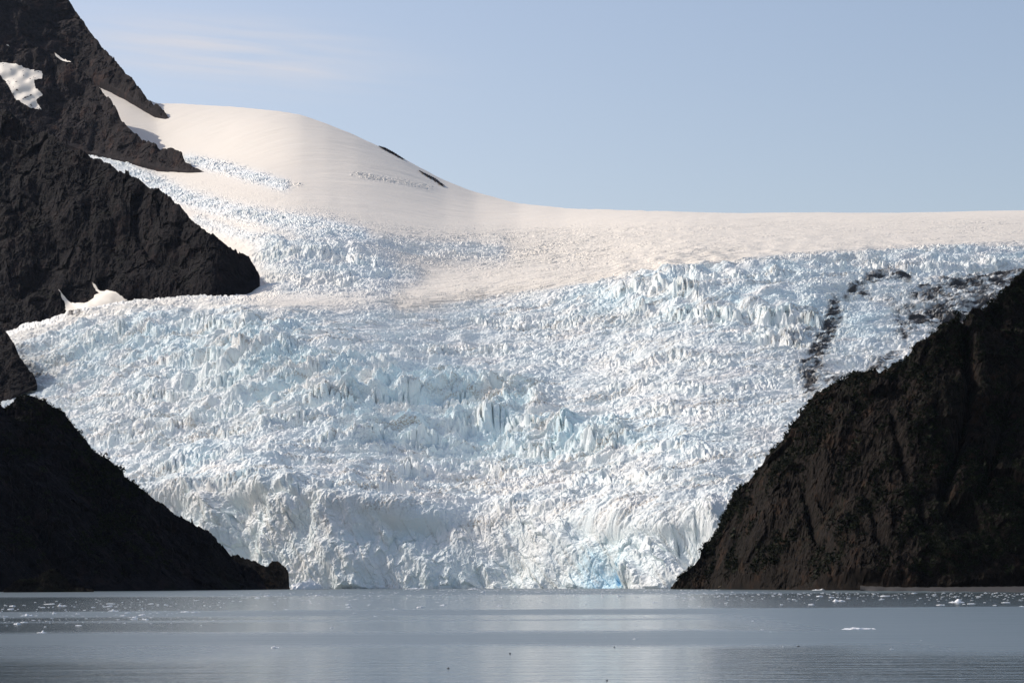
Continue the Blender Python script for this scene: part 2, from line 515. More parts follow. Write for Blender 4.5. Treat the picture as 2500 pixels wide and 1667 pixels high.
SCARPS = [  # foot line of an ice wall (photo pixels), height in metres, depth of the tread behind
    ([(770, 1005), (880, 1000), (1030, 1008)], 24, 70), ([(1070, 1018), (1180, 1014), (1320, 1022)], 22, 60), ([(770, 1092), (910, 1086), (1020, 1096), (1110, 1116)], 22, 60),
    ([(1100, 1072), (1180, 1066), (1290, 1068), (1420, 1078)], 22, 60), ([(1150, 1120), (1230, 1104), (1330, 1120), (1450, 1116), (1530, 1104)], 17, 45), ([(940, 1165), (1060, 1160), (1170, 1158), (1310, 1166)], 13, 40),
    ([(770, 1196), (900, 1194), (1000, 1196)], 12, 30), ([(1150, 1246), (1250, 1252), (1380, 1244)], 12, 30), ([(600, 1210), (680, 1190), (760, 1215)], 22, 40),
    ([(1560, 772), (1700, 782), (1850, 800), (2010, 812)], 22, 60), ([(1500, 735), (1620, 730), (1720, 738)], 20, 50), ([(1800, 835), (1900, 848), (2000, 852)], 16, 40),
    ([(340, 900), (470, 892), (600, 890), (740, 858)], 17, 60), ([(280, 992), (420, 978), (560, 950), (660, 935)], 17, 55), ([(240, 1075), (380, 1065), (500, 1030), (600, 1010)], 17, 50),
    ([(500, 1070), (620, 1062), (760, 1040)], 17, 50), ([(180, 850), (300, 828), (420, 822)], 15, 50), ([(420, 800), (560, 806), (660, 800)], 14, 50), ([(360, 1150), (470, 1140), (560, 1120)], 16, 40), ([(420, 1200), (520, 1185), (640, 1165)], 16, 40),
    ([(1650, 705), (1800, 695), (2010, 690)], 12, 40), ([(2010, 668), (2200, 672), (2450, 668)], 12, 30), ([(1500, 900), (1650, 892), (1800, 905)], 10, 40), ([(1480, 965), (1600, 955), (1750, 970), (1880, 950)], 9, 40), ([(1550, 1030), (1680, 1022), (1800, 1030)], 9, 40),
    ([(640, 638), (740, 628), (850, 636), (930, 652)], 19, 40), ([(680, 690), (780, 680), (900, 690)], 12, 30), ([(1000, 870), (1150, 862), (1300, 872)], 9, 50), ([(1150, 800), (1300, 806), (1450, 800)], 8, 40), ([(600, 930), (700, 925), (800, 930)], 14, 50),
    ([(1400, 1190), (1500, 1182), (1620, 1190)], 12, 35), ([(1560, 1120), (1660, 1112), (1750, 1120)], 10, 35)]
def scarp_height(P, PY, X, V):
    H = np.zeros(P.shape, np.float32)
    wig = 7 * perlin(X / 26, V / 60, X * 0, 171) + 4 * perlin(X / 9, V / 30, X * 0, 172)
    mod = 0.75 + 0.9 * perlin(X / 34, V / 90, X * 0, 173)
    notch = np.clip(np.abs(perlin(X / 11, V / 60, X * 0, 174)) * 5, 0.25, 1)
    for pts, hh, dec in SCARPS:
        p = np.array(pts, float)
        lo, hi = p[0, 0], p[-1, 0]
        c0, c1 = np.searchsorted(P[0], [lo - 90, hi + 90])
        if c1 - c0 < 3:
            continue
        p_, y_ = P[:, c0:c1], PY[:, c0:c1]
        s_ = np.interp(p_, p[:, 0], gsmooth(p[:, 1], 0.4)) + wig[:, c0:c1] - y_
        f_ = sstep(lo - 60, lo + 50, p_) * sstep(hi + 60, hi - 50, p_)
        st_ = sstep(0, 5, s_) * np.exp(-np.maximum(s_ - 5, 0) / dec) - 0.35 * np.exp(-(np.minimum(s_, 0) / 14.0) ** 2) * (s_ < 0) * sstep(-30, 0, s_)
        H[:, c0:c1] = np.maximum(H[:, c0:c1], 0) * 0 + H[:, c0:c1] + hh * f_ * st_ * mod[:, c0:c1] * np.where(s_ < 18, notch[:, c0:c1], 1)
    return H

def build_glacier():
    P, PY, a, e, d = glacier_grid(PXS, 380, 1050, 620)
    X = (a * d).astype(np.float32)
    Y = d.astype(np.float32)
    Z = (CAM_H + e * d).astype(np.float32)
    # base normals
    def dif(A, ax):
        return np.gradient(A, axis=ax)
    ux, uy, uz = dif(X, 1), dif(Y, 1), dif(Z, 1)
    vx, vy, vz = dif(X, 0), dif(Y, 0), dif(Z, 0)
    nx, ny, nz = uy * vz - uz * vy, uz * vx - ux * vz, ux * vy - uy * vx
    l = np.sqrt(nx * nx + ny * ny + nz * nz) + 1e-9
    nx, ny, nz = nx / l, ny / l, nz / l
    fc = S['face'](P, PY)
    up = 0.35 + 0.45 * (1 - fc)
    nx, ny, nz = nx * (1 - up), ny * (1 - up), nz * (1 - up) + up
    l = np.sqrt(nx * nx + ny * ny + nz * nz)
    nx, ny, nz = nx / l, ny / l, nz / l
    Ab, As, At = S['A_big'](P, PY), S['A_sm'](P, PY), S['A_st'](P, PY)
    ser, trb, rgt = S['serac'](P, PY), S['trib'](P, PY), S['right'](P, PY)
    # warped coordinates; V runs up the surface
    V = Y + 0.8 * Z
    w1 = perlin(X / 45, Y / 45, Z / 45, 11) * 14
    w2 = perlin(X / 45, Y / 45, Z / 45, 12) * 14
    w3 = perlin(X / 14, Y / 14, Z / 14, 13) * 3.5
    w4 = perlin(X / 14, Y / 14, Z / 14, 14) * 3.5
    XX, VV = X + w1 + w3, V + w2 + w4
    f1, f2, r1, gx, gy = worley(XX / 25, VV / 20, 1)
    edge = np.clip((f2 - f1) / 0.35, 0, 1)
    big = (0.15 + 0.85 * r1) * (0.25 + 0.75 * np.sqrt(edge)) * (1.15 - 0.55 * f1) + 0.5 * (r1 - 0.5) * gy - 0.25
    f1, f2, r2, gx, gy = worley(XX / 9.5 + 7, VV / 11 + 3, 2)
    edge = np.clip((f2 - f1) / 0.3, 0, 1)
    sm = (0.1 + 0.9 * r2) * (0.2 + 0.8 * np.sqrt(edge)) * (1.2 - 0.7 * f1) - 0.25
    f1, f2, r3, gx, gy = worley(XX / 4.6 + 17, VV / 5.5 + 13, 3)
    tiny = (0.2 + 0.8 * r3) * (1.1 - 0.9 * f1) - 0.25
    hum = fbm(X / 130, V / 130, Z / 200, 3, 21)
    rid = fbm(X / 38, V / 30, Z / 60, 4, 31, 0.55, True)
    fine = fbm(X / 6, V / 6, Z / 6, 3, 41, 0.6)
    st = perlin(X / 60, V / 9 + w1 * 0.06, Z / 900, 51)
    st2 = np.clip(1 - np.abs(perlin(X / 75 + 5, V / 16 + w1 * 0.05, Z / 900, 52)) * 3.2, 0, 1)
    spike = 1 + 0.5 * ser
    zone = sstep(-0.55, 0.65, perlin(X / 150, V / 100, Z / 200, 91) + 0.5 * perlin(X / 60, V / 40, Z / 90, 92))
    zone2 = sstep(-0.5, 0.5, perlin(X / 110 + 9, V / 80, Z / 140, 93))
    big = big * (0.22 + 1.05 * zone)
    sm = sm * (0.3 + 1.0 * zone2)
    # transverse crevasses: long slabs lying across the flow, bowed downstream
    Vb = V - 0.00028 * (X - 60) ** 2
    f1, f2, r5, gx, gy = worley(XX / 95 + 21, (Vb + 0.6 * w2) / 15 + 5, 5)
    slab = ((0.25 + 0.75 * r5) * (0.35 + 0.65 * np.clip((f2 - f1) / 0.3, 0, 1)) - 0.4 - 0.5 * gy)
    zone3 = sstep(-0.35, 0.45, perlin(X / 190 + 31, Vb / 90, Z / 300, 97))
    big = big * (1 - 0.55 * zone3) + 0.75 * zone3 * slab
    f1, f2, r4, gx, gy = worley(XX / 62 + 3, VV / 44 + 9, 4)
    big = big + (1 - zone) * 0.9 * ((r4 - 0.4) * np.clip((f2 - f1) / 0.25, 0, 1) + 0.8 * (r4 - 0.5) * gy)
    long = fbm(X / 170 + 2, (V + 1.6 * w1) / 48, Z / 500, 2, 95, 0.5)
    long = long + 0.6 * np.clip(perlin(X / 240 + 4, (V + 2 * w2) / 70, Z / 500, 96) * 3.5, -0.7, 0.7)
    h = Ab * (1.05 * spike * big + 0.30 * rid + 0.8 * hum + 1.5 * long * (1 - 0.4 * S['trib'](P, PY))) + As * (1.3 * sm + 0.55 * tiny) + (Ab * 0.05 + As * 0.16) * fine + At * (st * 0.8 - 1.2 * st2)
    h = h + 0.88 * scarp_height(P, PY, X, V) * (1 - 0.6 * fc)
    # the face: buttresses, bays and flutes
    but = fbm(X / 105 + 3.1, (Z + 0.5 * X) / 120, Y / 500, 3, 61, 0.5)
    but2 = fbm((X + 0.45 * Z) / 34, (Z - 0.5 * X) / 75, Y / 200, 4, 62, 0.55, True)
    rub = fbm(X / 9, Z / 11, Y / 11, 4, 63, 0.6)
    ck = np.clip(1 - np.abs(perlin((X + 0.25 * Z) / 16, Z / 60, Y / 200, 64)) * 9, 0, 1) * sstep(-0.1, 0.4, perlin(X / 60, Z / 60, Y / 200, 65))
    f1, f2, q1, gx, gy = worley((X + w3 + 0.2 * Z) / 15, (Z - 0.3 * X + w4) / 21, 66)
    ffac = (q1 - 0.5) * 1.6 + (2 * hsh2(q1, 1) - 1) * gx * 1.3 + (2 * hsh2(q1, 2) - 1) * gy * 1.3 - 0.5 * np.clip(1 - (f2 - f1) / 0.12, 0, 1)
    f1, f2, q1, gx, gy = worley((X - 0.3 * Z) / 6 + 5, (Z + 0.3 * X) / 8 + 3, 67)
    ffac2 = (q1 - 0.5) * 1.4 + (2 * hsh2(q1, 1) - 1) * gx + (2 * hsh2(q1, 2) - 1) * gy
    h = h + fc * (3.4 * ffac * (0.4 + zone) + 1.3 * ffac2 - 3.0 * ck)
    h = h + fc * (44 * but * (0.6 + 0.4 * zone) + (0.8 + 2.2 * zone2) * but2 + (0.5 + 1.3 * zone) * rub - 4)
    cave = np.exp(-(((P - 1478) - 0.45 * (PY - 1372)) / 8.0) ** 2 - ((PY - 1372) / 26.0) ** 2)
    hollow = np.exp(-(((P - 1435) - 0.35 * (PY - 1380)) / 36.0) ** 2 - ((PY - 1385) / 48.0) ** 2)
    h = h - 9 * hollow - 16 * cave - 6 * fc * sstep(3.6, 1.6, Z) * sstep(0.0, 0.3, perlin(X / 40, Y / 90, X * 0, 77))
    h = np.where(np.arange(h.shape[0])[:, None] < 3, np.minimum(h, 6), h)
    # soft undulation of the snowfields
    sn = S['snow'](P, PY)
    h = h + sn * (2.2 * perlin(X / 220, Y / 300, Z / 300, 71) + 0.10 * fine + 1.5 * np.minimum(0.1, perlin(X / 120 + Y / 300, Y / 45, Z / 80, 72)) + 0.5 * fbm(X / 150 + V / 200, V / 40 - X / 120, Z / 300, 4, 73))
    X2, Y2, Z2 = X + nx * h, Y + ny * h, Z + nz * h
    Z2[0] -= 12
    # behind the skyline the ground falls away
    bk = [(60, -4), (250, -40), (700, -180), (1600, -600)]
    X2 = np.vstack([X2] + [X2[-1:] * (1 + p / Y2[-1:]) for p, q in bk])
    Z2 = np.vstack([Z2] + [Z2[-1:] + q for p, q in bk])
    Y2 = np.vstack([Y2] + [Y2[-1:] + p for p, q in bk])
    pad = lambda A: np.vstack([A] + [A[-1:]] * len(bk)).astype(np.float32)
    # surface kinds
    mo = S['moraine'](P, PY)
    nd = fbm(X / 24, V / 30, Z / 24, 5, 81, 0.62)
    nd2 = fbm((X + 0.5 * V) / 40, (V - 0.5 * X) / 9, Z / 30, 4, 86, 0.6)
    dirt = 0.97 * np.clip((mo * (0.86 + 0.7 * nd + 0.65 * nd2) - 0.22) / 0.55, 0, 1)
    rel = h / (Ab + As + 2)
    du = S['dust'](P, PY) * np.clip(0.55 + 1.2 * perlin(X / 22, V / 14, Z / 22, 82), 0, 1)
    du = np.maximum(du, 0.5 * np.clip(perlin(X / 60, V / 40, Z / 60, 83) * 2, 0, 1) * S['mid'](P, PY) * sstep(-0.2, 0.5, perlin(X / 9, V / 5, Z / 9, 85)))
    strk = fbm(X / 210, Vb / 13, Z / 400, 4, 87, 0.62)
    du = np.maximum(du, 0.85 * sstep(0.12, 0.75, strk + 0.35 * perlin(X / 130, V / 90, Z / 200, 88)) * S['mid'](P, PY))
    fst = fbm((X + 0.5 * Z) / 9, (Z - 0.3 * X) / 90, Y / 200, 4, 89, 0.62)
    du = np.maximum(du, 0.5 * fc * sstep(0.25, 0.8, fst + 0.4 * perlin(X / 70, Z / 50, Y / 200, 90)))
    du = np.maximum(du, 0.9 * S['halo'](P, PY) * np.clip(0.6 + 0.9 * nd2, 0, 1))
    bl = S['blue'](P, PY) * np.clip(0.75 + 1.1 * perlin(X / 60, V / 60, Z / 60, 84), 0, 1)
    bl = np.clip(bl + hollow, 0, 1) + np.clip(cave * 1.6 + 0.42 * hollow, 0, 1)
    sn = sn * (1 - S['jump'](P, PY))
    at = dict(snow=pad(sn), dirt=pad(dirt), dust=pad(du), blue=pad(bl))
    # leave out what lies deep behind the headlands
    PYp, PPp = pad(PY), pad(P)
    hid = (PYp > np.interp(PPp, [-200, 0, 100, 210, 600, 700], [1080, 1090, 1130, 1210, 1500, 1500])) | \
          (PYp > np.interp(PPp, [1700, 1760, 2000, 2350, 2700], [1500, 1440, 1130, 930, 900]))
    keep = ~hid[:-1, :-1]
    return grid_mesh("glacier", X2, Y2, Z2, M_ICE, at, keep)

glacier = build_glacier()
tag(glacier, "white and pale blue glacier tumbling from a snowfield down to the water", "glacier", "structure")

# ------------------------------------------------------------------ rock masses
ROCKS = {}
def rock(name, mat, top, bot, depth, slope, nc, nr, amp, wl, embed=25, seed=0, gul=0.0, back=(25, 60, 130), fade=30, extra=None, key=None, fin=0.09):
    """a rock mass: foot line -> depth, rising at the given slope to its skyline, with a falling back side"""
    tx, ty = top
    bx, by = bot
    PX = np.linspace(tx[0], tx[-1], nc)
    T, B = np.interp(PX, tx, ty), np.interp(PX, bx, by)
    T = np.minimum(T, B - 1.0)
    t = np.linspace(0, 1, nr)[:, None]
    PY = B + (T - B) * t
    P = np.broadcast_to(PX, PY.shape)
    a, e = level(P, PY)
    db = np.array([depth(x) for x in PX]) if callable(depth) else np.interp(PX, depth[0], depth[1])
    db = gsmooth(db.astype(float), 45.0 / (PX[1] - PX[0]))
    sl = slope(t) if callable(slope) else slope
    de = np.diff(e, axis=0)
    kk = np.maximum(np.broadcast_to(sl, e.shape) - e, 0.1)
    d = db * np.exp(np.concatenate([np.zeros((1, nc)), np.cumsum(de / kk[1:], axis=0)]))
    X, Y, Z = (a * d), d, (CAM_H + e * d)
    s = math.hypot(1, 1.2)
    H = (Z[-1:] - Z[:1])
    ed = np.minimum(1, (Z - Z[:1]) / fade + 0.15) * np.minimum(1, H / fade + 0.1)
    if extra:
        gx_, gz_ = extra(P, PY)
    n = fbm(X / wl, Y / wl, Z / wl, 6, 100 + seed, 0.56, True) - 0.9
    n2 = fbm(X / (wl * 0.45), Y / wl, Z / (wl * 1.6), 5, 120 + seed, 0.6)
    lg = fbm(X / (wl * 2.2), Y / (wl * 2.2), Z / (wl * 2.2), 2, 140 + seed)
    g = 1 - np.clip(np.abs(perlin(X / (wl * 1.3) + 0.35 * Z / wl, Y / (wl * 3), Z / (wl * 5), 160 + seed)) * 4, 0, 1)
    f1, f2, q1, gx1, gy1 = worley((X + 0.35 * Z + 0.3 * wl * n2) / (wl * 0.60), (Z - 0.25 * X + 0.4 * Y) / (wl * 0.75), 180 + seed)
    fac = (q1 - 0.5) * 0.6 + (2 * hsh2(q1, 1) - 1) * gx1 * 1.1 + (2 * hsh2(q1, 2) - 1) * gy1 * 1.1
    f1, f2, q1, gx1, gy1 = worley((X - 0.2 * Z + 0.15 * wl * n2) / (wl * 0.16), (Z + 0.5 * X + 0.4 * Y) / (wl * 0.22), 190 + seed)
    fac2 = (q1 - 0.5) * 1.0 + (2 * hsh2(q1, 1) - 1) * gx1 + (2 * hsh2(q1, 2) - 1) * gy1
    sA = 0.55 * X + 0.25 * Y + 0.8 * Z
    stra = fbm(sA / (wl * 0.22), (X - 0.6 * Z) / (wl * 1.6), Y / (wl * 1.6), 3, 150 + seed, 0.6, True) - 0.6
    h = amp * ed * (0.30 * n + 0.22 * n2 + 1.8 * lg + 0.70 * fac + 0.21 * fac2 + 0.20 * stra + fin * fbm(X / (wl * 0.13), Y / (wl * 0.13), Z / (wl * 0.2), 4, 170 + seed, 0.6, True) - gul * g)
    if extra:
        h = h + gx_ * ed
    X2, Y2, Z2 = X, Y - h * 0.75, Z + h * 0.62
    bots = [(X2[:1], Y2[:1] + 2, Z2[:1] - embed)]
    bk = [(X2[-1:] * (1 + p / Y2[-1:]), Y2[-1:] + p, np.maximum(Z2[-1:] - 0.9 * p + 3 * perlin(X[-1:] / 20, Y[-1:] / 20 + p, Z[-1:], 5), Z2[:1] - embed)) for p in back]
    X3 = np.vstack([bots[0][0], X2] + [b[0] for b in bk])
    Y3 = np.vstack([bots[0][1], Y2] + [b[1] for b in bk])
    Z3 = np.vstack([bots[0][2], Z2] + [b[2] for b in bk])
    o = grid_mesh(name, X3, Y3, Z3, mat)
    o["kind"] = "structure"
    ROCKS[key or name] = (P, PY, X2, Y2, Z2)
    return o

def inside(px, py, poly):
    p = np.array(poly, float)
    r = np.zeros(px.shape, bool)
    j = len(p) - 1
    for i in range(len(p)):
        c = ((p[i, 1] > py) != (p[j, 1] > py)) & (px < (p[j, 0] - p[i, 0]) * (py - p[i, 1]) / (p[j, 1] - p[i, 1] + 1e-9) + p[i, 0])
        r ^= c
        j = i
    return r

def patch(rockname, parent, poly, lift, name="snow_patch", jit=2.0):
    P, PY, X, Y, Z = ROCKS[rockname]
    j1 = jit * perlin(P / 7, PY / 7, P * 0, 7)
    j2 = jit * perlin(P / 7, PY / 7, P * 0 + 9, 8)
    ins = inside(P + j1, PY + j2, poly)
    keep = ins[:-1, :-1] & ins[1:, 1:] & ins[1:, :-1] & ins[:-1, 1:]
    z = np.zeros_like(P)
    # smooth the surface under the snow a little
    Ys, Zs = Y.copy(), Z.copy()
    for _ in range(40):
        for A in (Ys, Zs):
            A[1:-1, 1:-1] = 0.25 * (A[:-2, 1:-1] + A[2:, 1:-1] + A[1:-1, :-2] + A[1:-1, 2:])
    Yl, Zl = Ys - lift * 0.8, Zs + lift * 0.6
    return grid_mesh(name, X, Yl, Zl, M_ICE, dict(snow=z + 1.0, dirt=z, dust=z, blue=z), keep, True, parent)

# far peak, upper left
pk = rock("mountain", M_FAR, K((-450, -600), (-120, -330), (0, -190), (100, -90), (150, -40), (180, 0), (205, 40), (222, 70), (250, 100), (270, 122), (290, 147), (310, 165), (325, 185), (345, 210), (362, 226), (378, 238), (392, 252), (404, 268)),
          K((-120, 150), (60, 150), (190, 160), (232, 170), (262, 186), (300, 208), (340, 235), (375, 256), (404, 271)),
          lambda x: D_at(max(x, 255), L(x, [(240, 185), (430, 290)])) - 30, 1.15, 700, 420, 11, 75, 60, 1, 0.9)
tag(pk, "tallest dark rock peak rising above the snow tongue at the upper left", "mountain", "structure")
# second mountain, below the peak
sm = rock("mountain", M_FAR, K((-450, -60), (-120, 60), (0, 88), (60, 94), (130, 108), (160, 125), (190, 148), (222, 166), (240, 185), (262, 215), (278, 240), (292, 268), (312, 292), (340, 312), (375, 328), (410, 335), (428, 345), (436, 362), (455, 376), (480, 388)),
          K((-120, 400), (100, 330), (165, 322), (220, 340), (300, 362), (380, 378), (440, 386), (480, 391)),
          lambda x: D_at(max(x, 190), L(x, [(190, 350), (400, 402), (510, 415)])) - 25, 1.1, 780, 360, 10, 70, 40, 2, 0.9)
tag(sm, "dark mountain shoulder with a large snow patch, between the peak and the cliff", "mountain", "structure")
# the big dark cliff on the left
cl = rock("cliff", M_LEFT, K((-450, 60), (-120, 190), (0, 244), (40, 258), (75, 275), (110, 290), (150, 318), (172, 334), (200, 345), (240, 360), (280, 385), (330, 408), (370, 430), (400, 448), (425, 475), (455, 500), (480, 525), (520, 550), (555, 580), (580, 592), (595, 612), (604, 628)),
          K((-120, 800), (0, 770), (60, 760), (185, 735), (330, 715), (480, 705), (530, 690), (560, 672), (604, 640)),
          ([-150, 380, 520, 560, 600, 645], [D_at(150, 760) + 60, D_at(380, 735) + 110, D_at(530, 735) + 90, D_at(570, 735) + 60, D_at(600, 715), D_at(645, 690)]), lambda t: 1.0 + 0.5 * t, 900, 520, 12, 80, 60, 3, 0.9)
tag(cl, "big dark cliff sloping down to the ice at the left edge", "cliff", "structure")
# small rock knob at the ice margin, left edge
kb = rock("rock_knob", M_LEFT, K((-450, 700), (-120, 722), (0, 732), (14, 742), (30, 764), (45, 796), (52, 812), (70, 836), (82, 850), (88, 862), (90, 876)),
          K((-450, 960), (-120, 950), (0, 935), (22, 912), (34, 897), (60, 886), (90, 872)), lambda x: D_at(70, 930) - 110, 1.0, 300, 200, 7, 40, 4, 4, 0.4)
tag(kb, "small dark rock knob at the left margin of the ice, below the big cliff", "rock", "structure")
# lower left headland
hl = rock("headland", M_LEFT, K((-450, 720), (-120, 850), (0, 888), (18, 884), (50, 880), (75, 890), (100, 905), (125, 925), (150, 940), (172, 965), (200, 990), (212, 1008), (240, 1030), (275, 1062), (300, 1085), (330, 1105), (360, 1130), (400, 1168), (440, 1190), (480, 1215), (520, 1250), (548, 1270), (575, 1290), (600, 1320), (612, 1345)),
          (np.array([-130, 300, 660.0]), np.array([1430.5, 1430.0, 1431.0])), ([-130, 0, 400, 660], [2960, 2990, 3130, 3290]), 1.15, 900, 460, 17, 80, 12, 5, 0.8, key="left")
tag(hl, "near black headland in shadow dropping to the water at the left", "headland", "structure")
# outcrop at the foot of the ice
oc = rock("rock_outcrop", M_OUT, K((530, 1272), (548, 1266), (562, 1270), (580, 1268), (596, 1280), (607, 1288), (618, 1282), (634, 1288), (648, 1296), (660, 1306), (664, 1318), (658, 1328), (663, 1340), (667, 1347.5)),
          (np.array([560, 640, 706.0]), np.array([1431.0, 1431.0, 1431.3])), ([560, 706], [3255, 3345]), 1.4, 260, 200, 8, 20, 12, 6, 0.5, fade=8)
tag(oc, "craggy brown rock outcrop with ice bits between the left headland and the ice front", "rock", "structure")
# little island mound
im = rock("islet", M_NEAR, K((8, 1343), (30, 1336), (45, 1328), (60, 1322), (75, 1316), (85, 1310), (95, 1303), (110, 1299), (122, 1300), (135, 1308), (150, 1318), (165, 1328), (185, 1336), (215, 1343)),
          (np.array([5, 240.0]), np.array([1433.5, 1433.8])), ([5, 240], [2840, 2830]), 1.0, 220, 120, 5, 22, 6, 7, 0.4, fade=8)
tag(im, "small mossy rock mound in the water in front of the left headland", "islet", "structure")

# right headland
def gullies(P, PY):
    g = np.zeros(P.shape)
    for pts, wd, dep in [(((2215, 720), (2222, 800), (2235, 900), (2215, 1000), (2190, 1080), (2170, 1140)), 9, 26), (((2140, 800), (2120, 860)), 6, 6),
                         (((2330, 900), (2290, 1060), (2250, 1160)), 8, 14), (((1990, 1130), (2020, 1260)), 9, 10), (((1840, 1100), (1880, 1240), (1930, 1330)), 9, 9), (((2050, 950), (2090, 1120)), 7, 8)]:
        r = np.full(P.shape, 1e9)
        q = k25(*pts)
        for (x0, y0), (x1, y1) in zip(q[:-1], q[1:]):
            vx, vy = x1 - x0, y1 - y0
            t = np.clip(((P - x0) * vx + (PY - y0) * vy) / (vx * vx + vy * vy), 0, 1)
            r = np.minimum(r, np.hypot(P - x0 - t * vx, PY - y0 - t * vy))
        g -= dep * np.exp(-(r / (wd * 1.4)) ** 2)
    for (cx, cy, sx, sy, hh) in [(2160, 1290, 90, 60, 14), (2330, 1300, 60, 70, 16), (1640, 1320, 40, 30, 5), (1800, 1200, 90, 90, 8)]:
        g += hh * np.exp(-((P - cx * 1.063) / sx) ** 2 - ((PY - cy * 1.063) / sy) ** 2)
    return g, 0
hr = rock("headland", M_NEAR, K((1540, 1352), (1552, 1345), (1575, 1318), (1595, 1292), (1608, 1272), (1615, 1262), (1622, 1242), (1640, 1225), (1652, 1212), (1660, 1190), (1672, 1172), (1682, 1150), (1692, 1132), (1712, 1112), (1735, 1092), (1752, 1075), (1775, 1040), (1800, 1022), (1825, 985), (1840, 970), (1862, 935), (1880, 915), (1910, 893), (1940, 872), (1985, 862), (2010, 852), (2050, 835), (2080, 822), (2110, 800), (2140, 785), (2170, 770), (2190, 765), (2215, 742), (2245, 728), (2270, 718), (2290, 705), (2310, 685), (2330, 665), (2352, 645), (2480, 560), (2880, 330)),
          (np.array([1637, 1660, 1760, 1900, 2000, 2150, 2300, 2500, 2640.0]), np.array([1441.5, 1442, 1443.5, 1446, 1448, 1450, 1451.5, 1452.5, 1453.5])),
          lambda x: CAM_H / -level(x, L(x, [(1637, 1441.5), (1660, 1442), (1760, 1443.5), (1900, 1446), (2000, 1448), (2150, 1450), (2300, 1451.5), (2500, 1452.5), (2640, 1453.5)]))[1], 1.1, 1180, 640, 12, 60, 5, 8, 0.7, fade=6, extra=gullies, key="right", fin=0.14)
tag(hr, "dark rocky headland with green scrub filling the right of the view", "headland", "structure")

# snow lying on the rock
D_ = lambda *pts: [(a * 1.063, b * 1.063) for a, b in pts]
patch("mountain", sm, D_((0, 128), (30, 132), (70, 148), (110, 155), (111, 175), (92, 181), (95, 195), (111, 210), (96, 222), (108, 242), (75, 237), (45, 215), (22, 170), (-10, 143), (-20, 128)), 3.5)
patch("mountain", sm, D_((132, 97), (137, 98), (143, 110), (160, 120), (182, 132), (186, 142), (165, 134), (141, 120)), 4, jit=1)
patch("mountain", sm, D_((4, 78), (14, 82), (36, 91), (34, 94), (12, 86)), 4, jit=1)
patch("cliff", cl, [(a, b - 15) for a, b in [(149, 712), (175, 728), (205, 734), (235, 734), (237, 722), (248, 716), (240, 705), (228, 682), (250, 705), (275, 722), (318, 740), (260, 800), (172, 800), (163, 735)]], 4.0)

patch("rock_outcrop", oc, [(610, 1429), (613, 1415), (624, 1410), (634, 1419), (638, 1429)], 2.0, "ice_patch", 2.5)
patch("rock_outcrop", oc, [(588, 1399), (593, 1386), (605, 1388), (602, 1400)], 2.0, "ice_patch", 2.0)

# rock showing through the snow dome
def strip(poly):
    pts = [(x * 1.063, y * 1.063) for x, y in poly]
    n = 60
    up = np.array(pts[:len(pts) // 2]); lo = np.array(pts[len(pts) // 2:][::-1])
    t = np.linspace(0, 1, n)
    U = np.stack([np.interp(t, np.linspace(0, 1, len(up)), up[:, i]) for i in (0, 1)], -1)
    Lo = np.stack([np.interp(t, np.linspace(0, 1, len(lo)), lo[:, i]) for i in (0, 1)], -1)
    rows = []
    for v in np.linspace(0, 1, 7):
        q = U * (1 - v) + Lo * v
        bul = math.sin(math.pi * v)
        r = []
        for i, (x, y) in enumerate(q):
            y += 1.2 * math.sin(i * 1.7 + v * 5) * (0 < i < n - 1)
            d = D_at(x, y) - 10 - 14 * bul
            a, e = level(x, y)
            r.append((a * d, d, CAM_H + e * d))
        rows.append(r)
    A = np.array(rows)
    return grid_mesh("rock_ledge", A[..., 0], A[..., 1], A[..., 2], M_FAR)
r1 = strip([(880, 332), (895, 336), (915, 347), (940, 364), (932, 361), (912, 351), (893, 341), (880, 333)])
tag(r1, "thin dark rock ledge on the snow dome skyline, the upper of two", "rock", "structure")
r2 = strip([(972, 389), (985, 395), (1010, 408), (1031, 425), (1022, 423), (1005, 411), (985, 399), (972, 390)])
tag(r2, "thin dark rock ledge on the snow dome skyline, the lower of two", "rock", "structure")

# beach under the right headland
bxs = np.linspace(2100, 3060, 200)
b0 = np.array([ground(x, L(x, [(2100, 1450.5), (2250, 1453), (2500, 1459), (2640, 1462)]) + 0.5 * math.sin(x * .13) ) for x in bxs])
b1 = np.array([ground(x, L(x, [(2100, 1450), (2250, 1450.5), (2500, 1451.5), (2640, 1452)])) for x in bxs])
rows = []
for v in np.linspace(0, 1, 10):
    q = b0 * (1 - v) + b1 * v
    zz = -0.4 + 5.0 * v + 0.25 * np.sin(bxs * 0.31 + v * 9) * v
    rows.append(np.column_stack([q * (1 + 40 * v * v / 2000), zz]))
A = np.array(rows)
bm, bnt, bp = mat_new("beach_gravel")
bb = NB(bnt)
bnt.links.new(bb.mix(bb.noise(bb.pos(), 0.3, 5), (0.009, 0.008, 0.008), (0.02, 0.0175, 0.0165)), bp.inputs["Base Color"])
bp.inputs["Roughness"].default_value = 0.9
be = grid_mesh("beach", A[..., 0], A[..., 1], A[..., 2], bm, smooth=True)
tag(be, "dark gravel beach at the foot of the right headland", "beach", "structure")

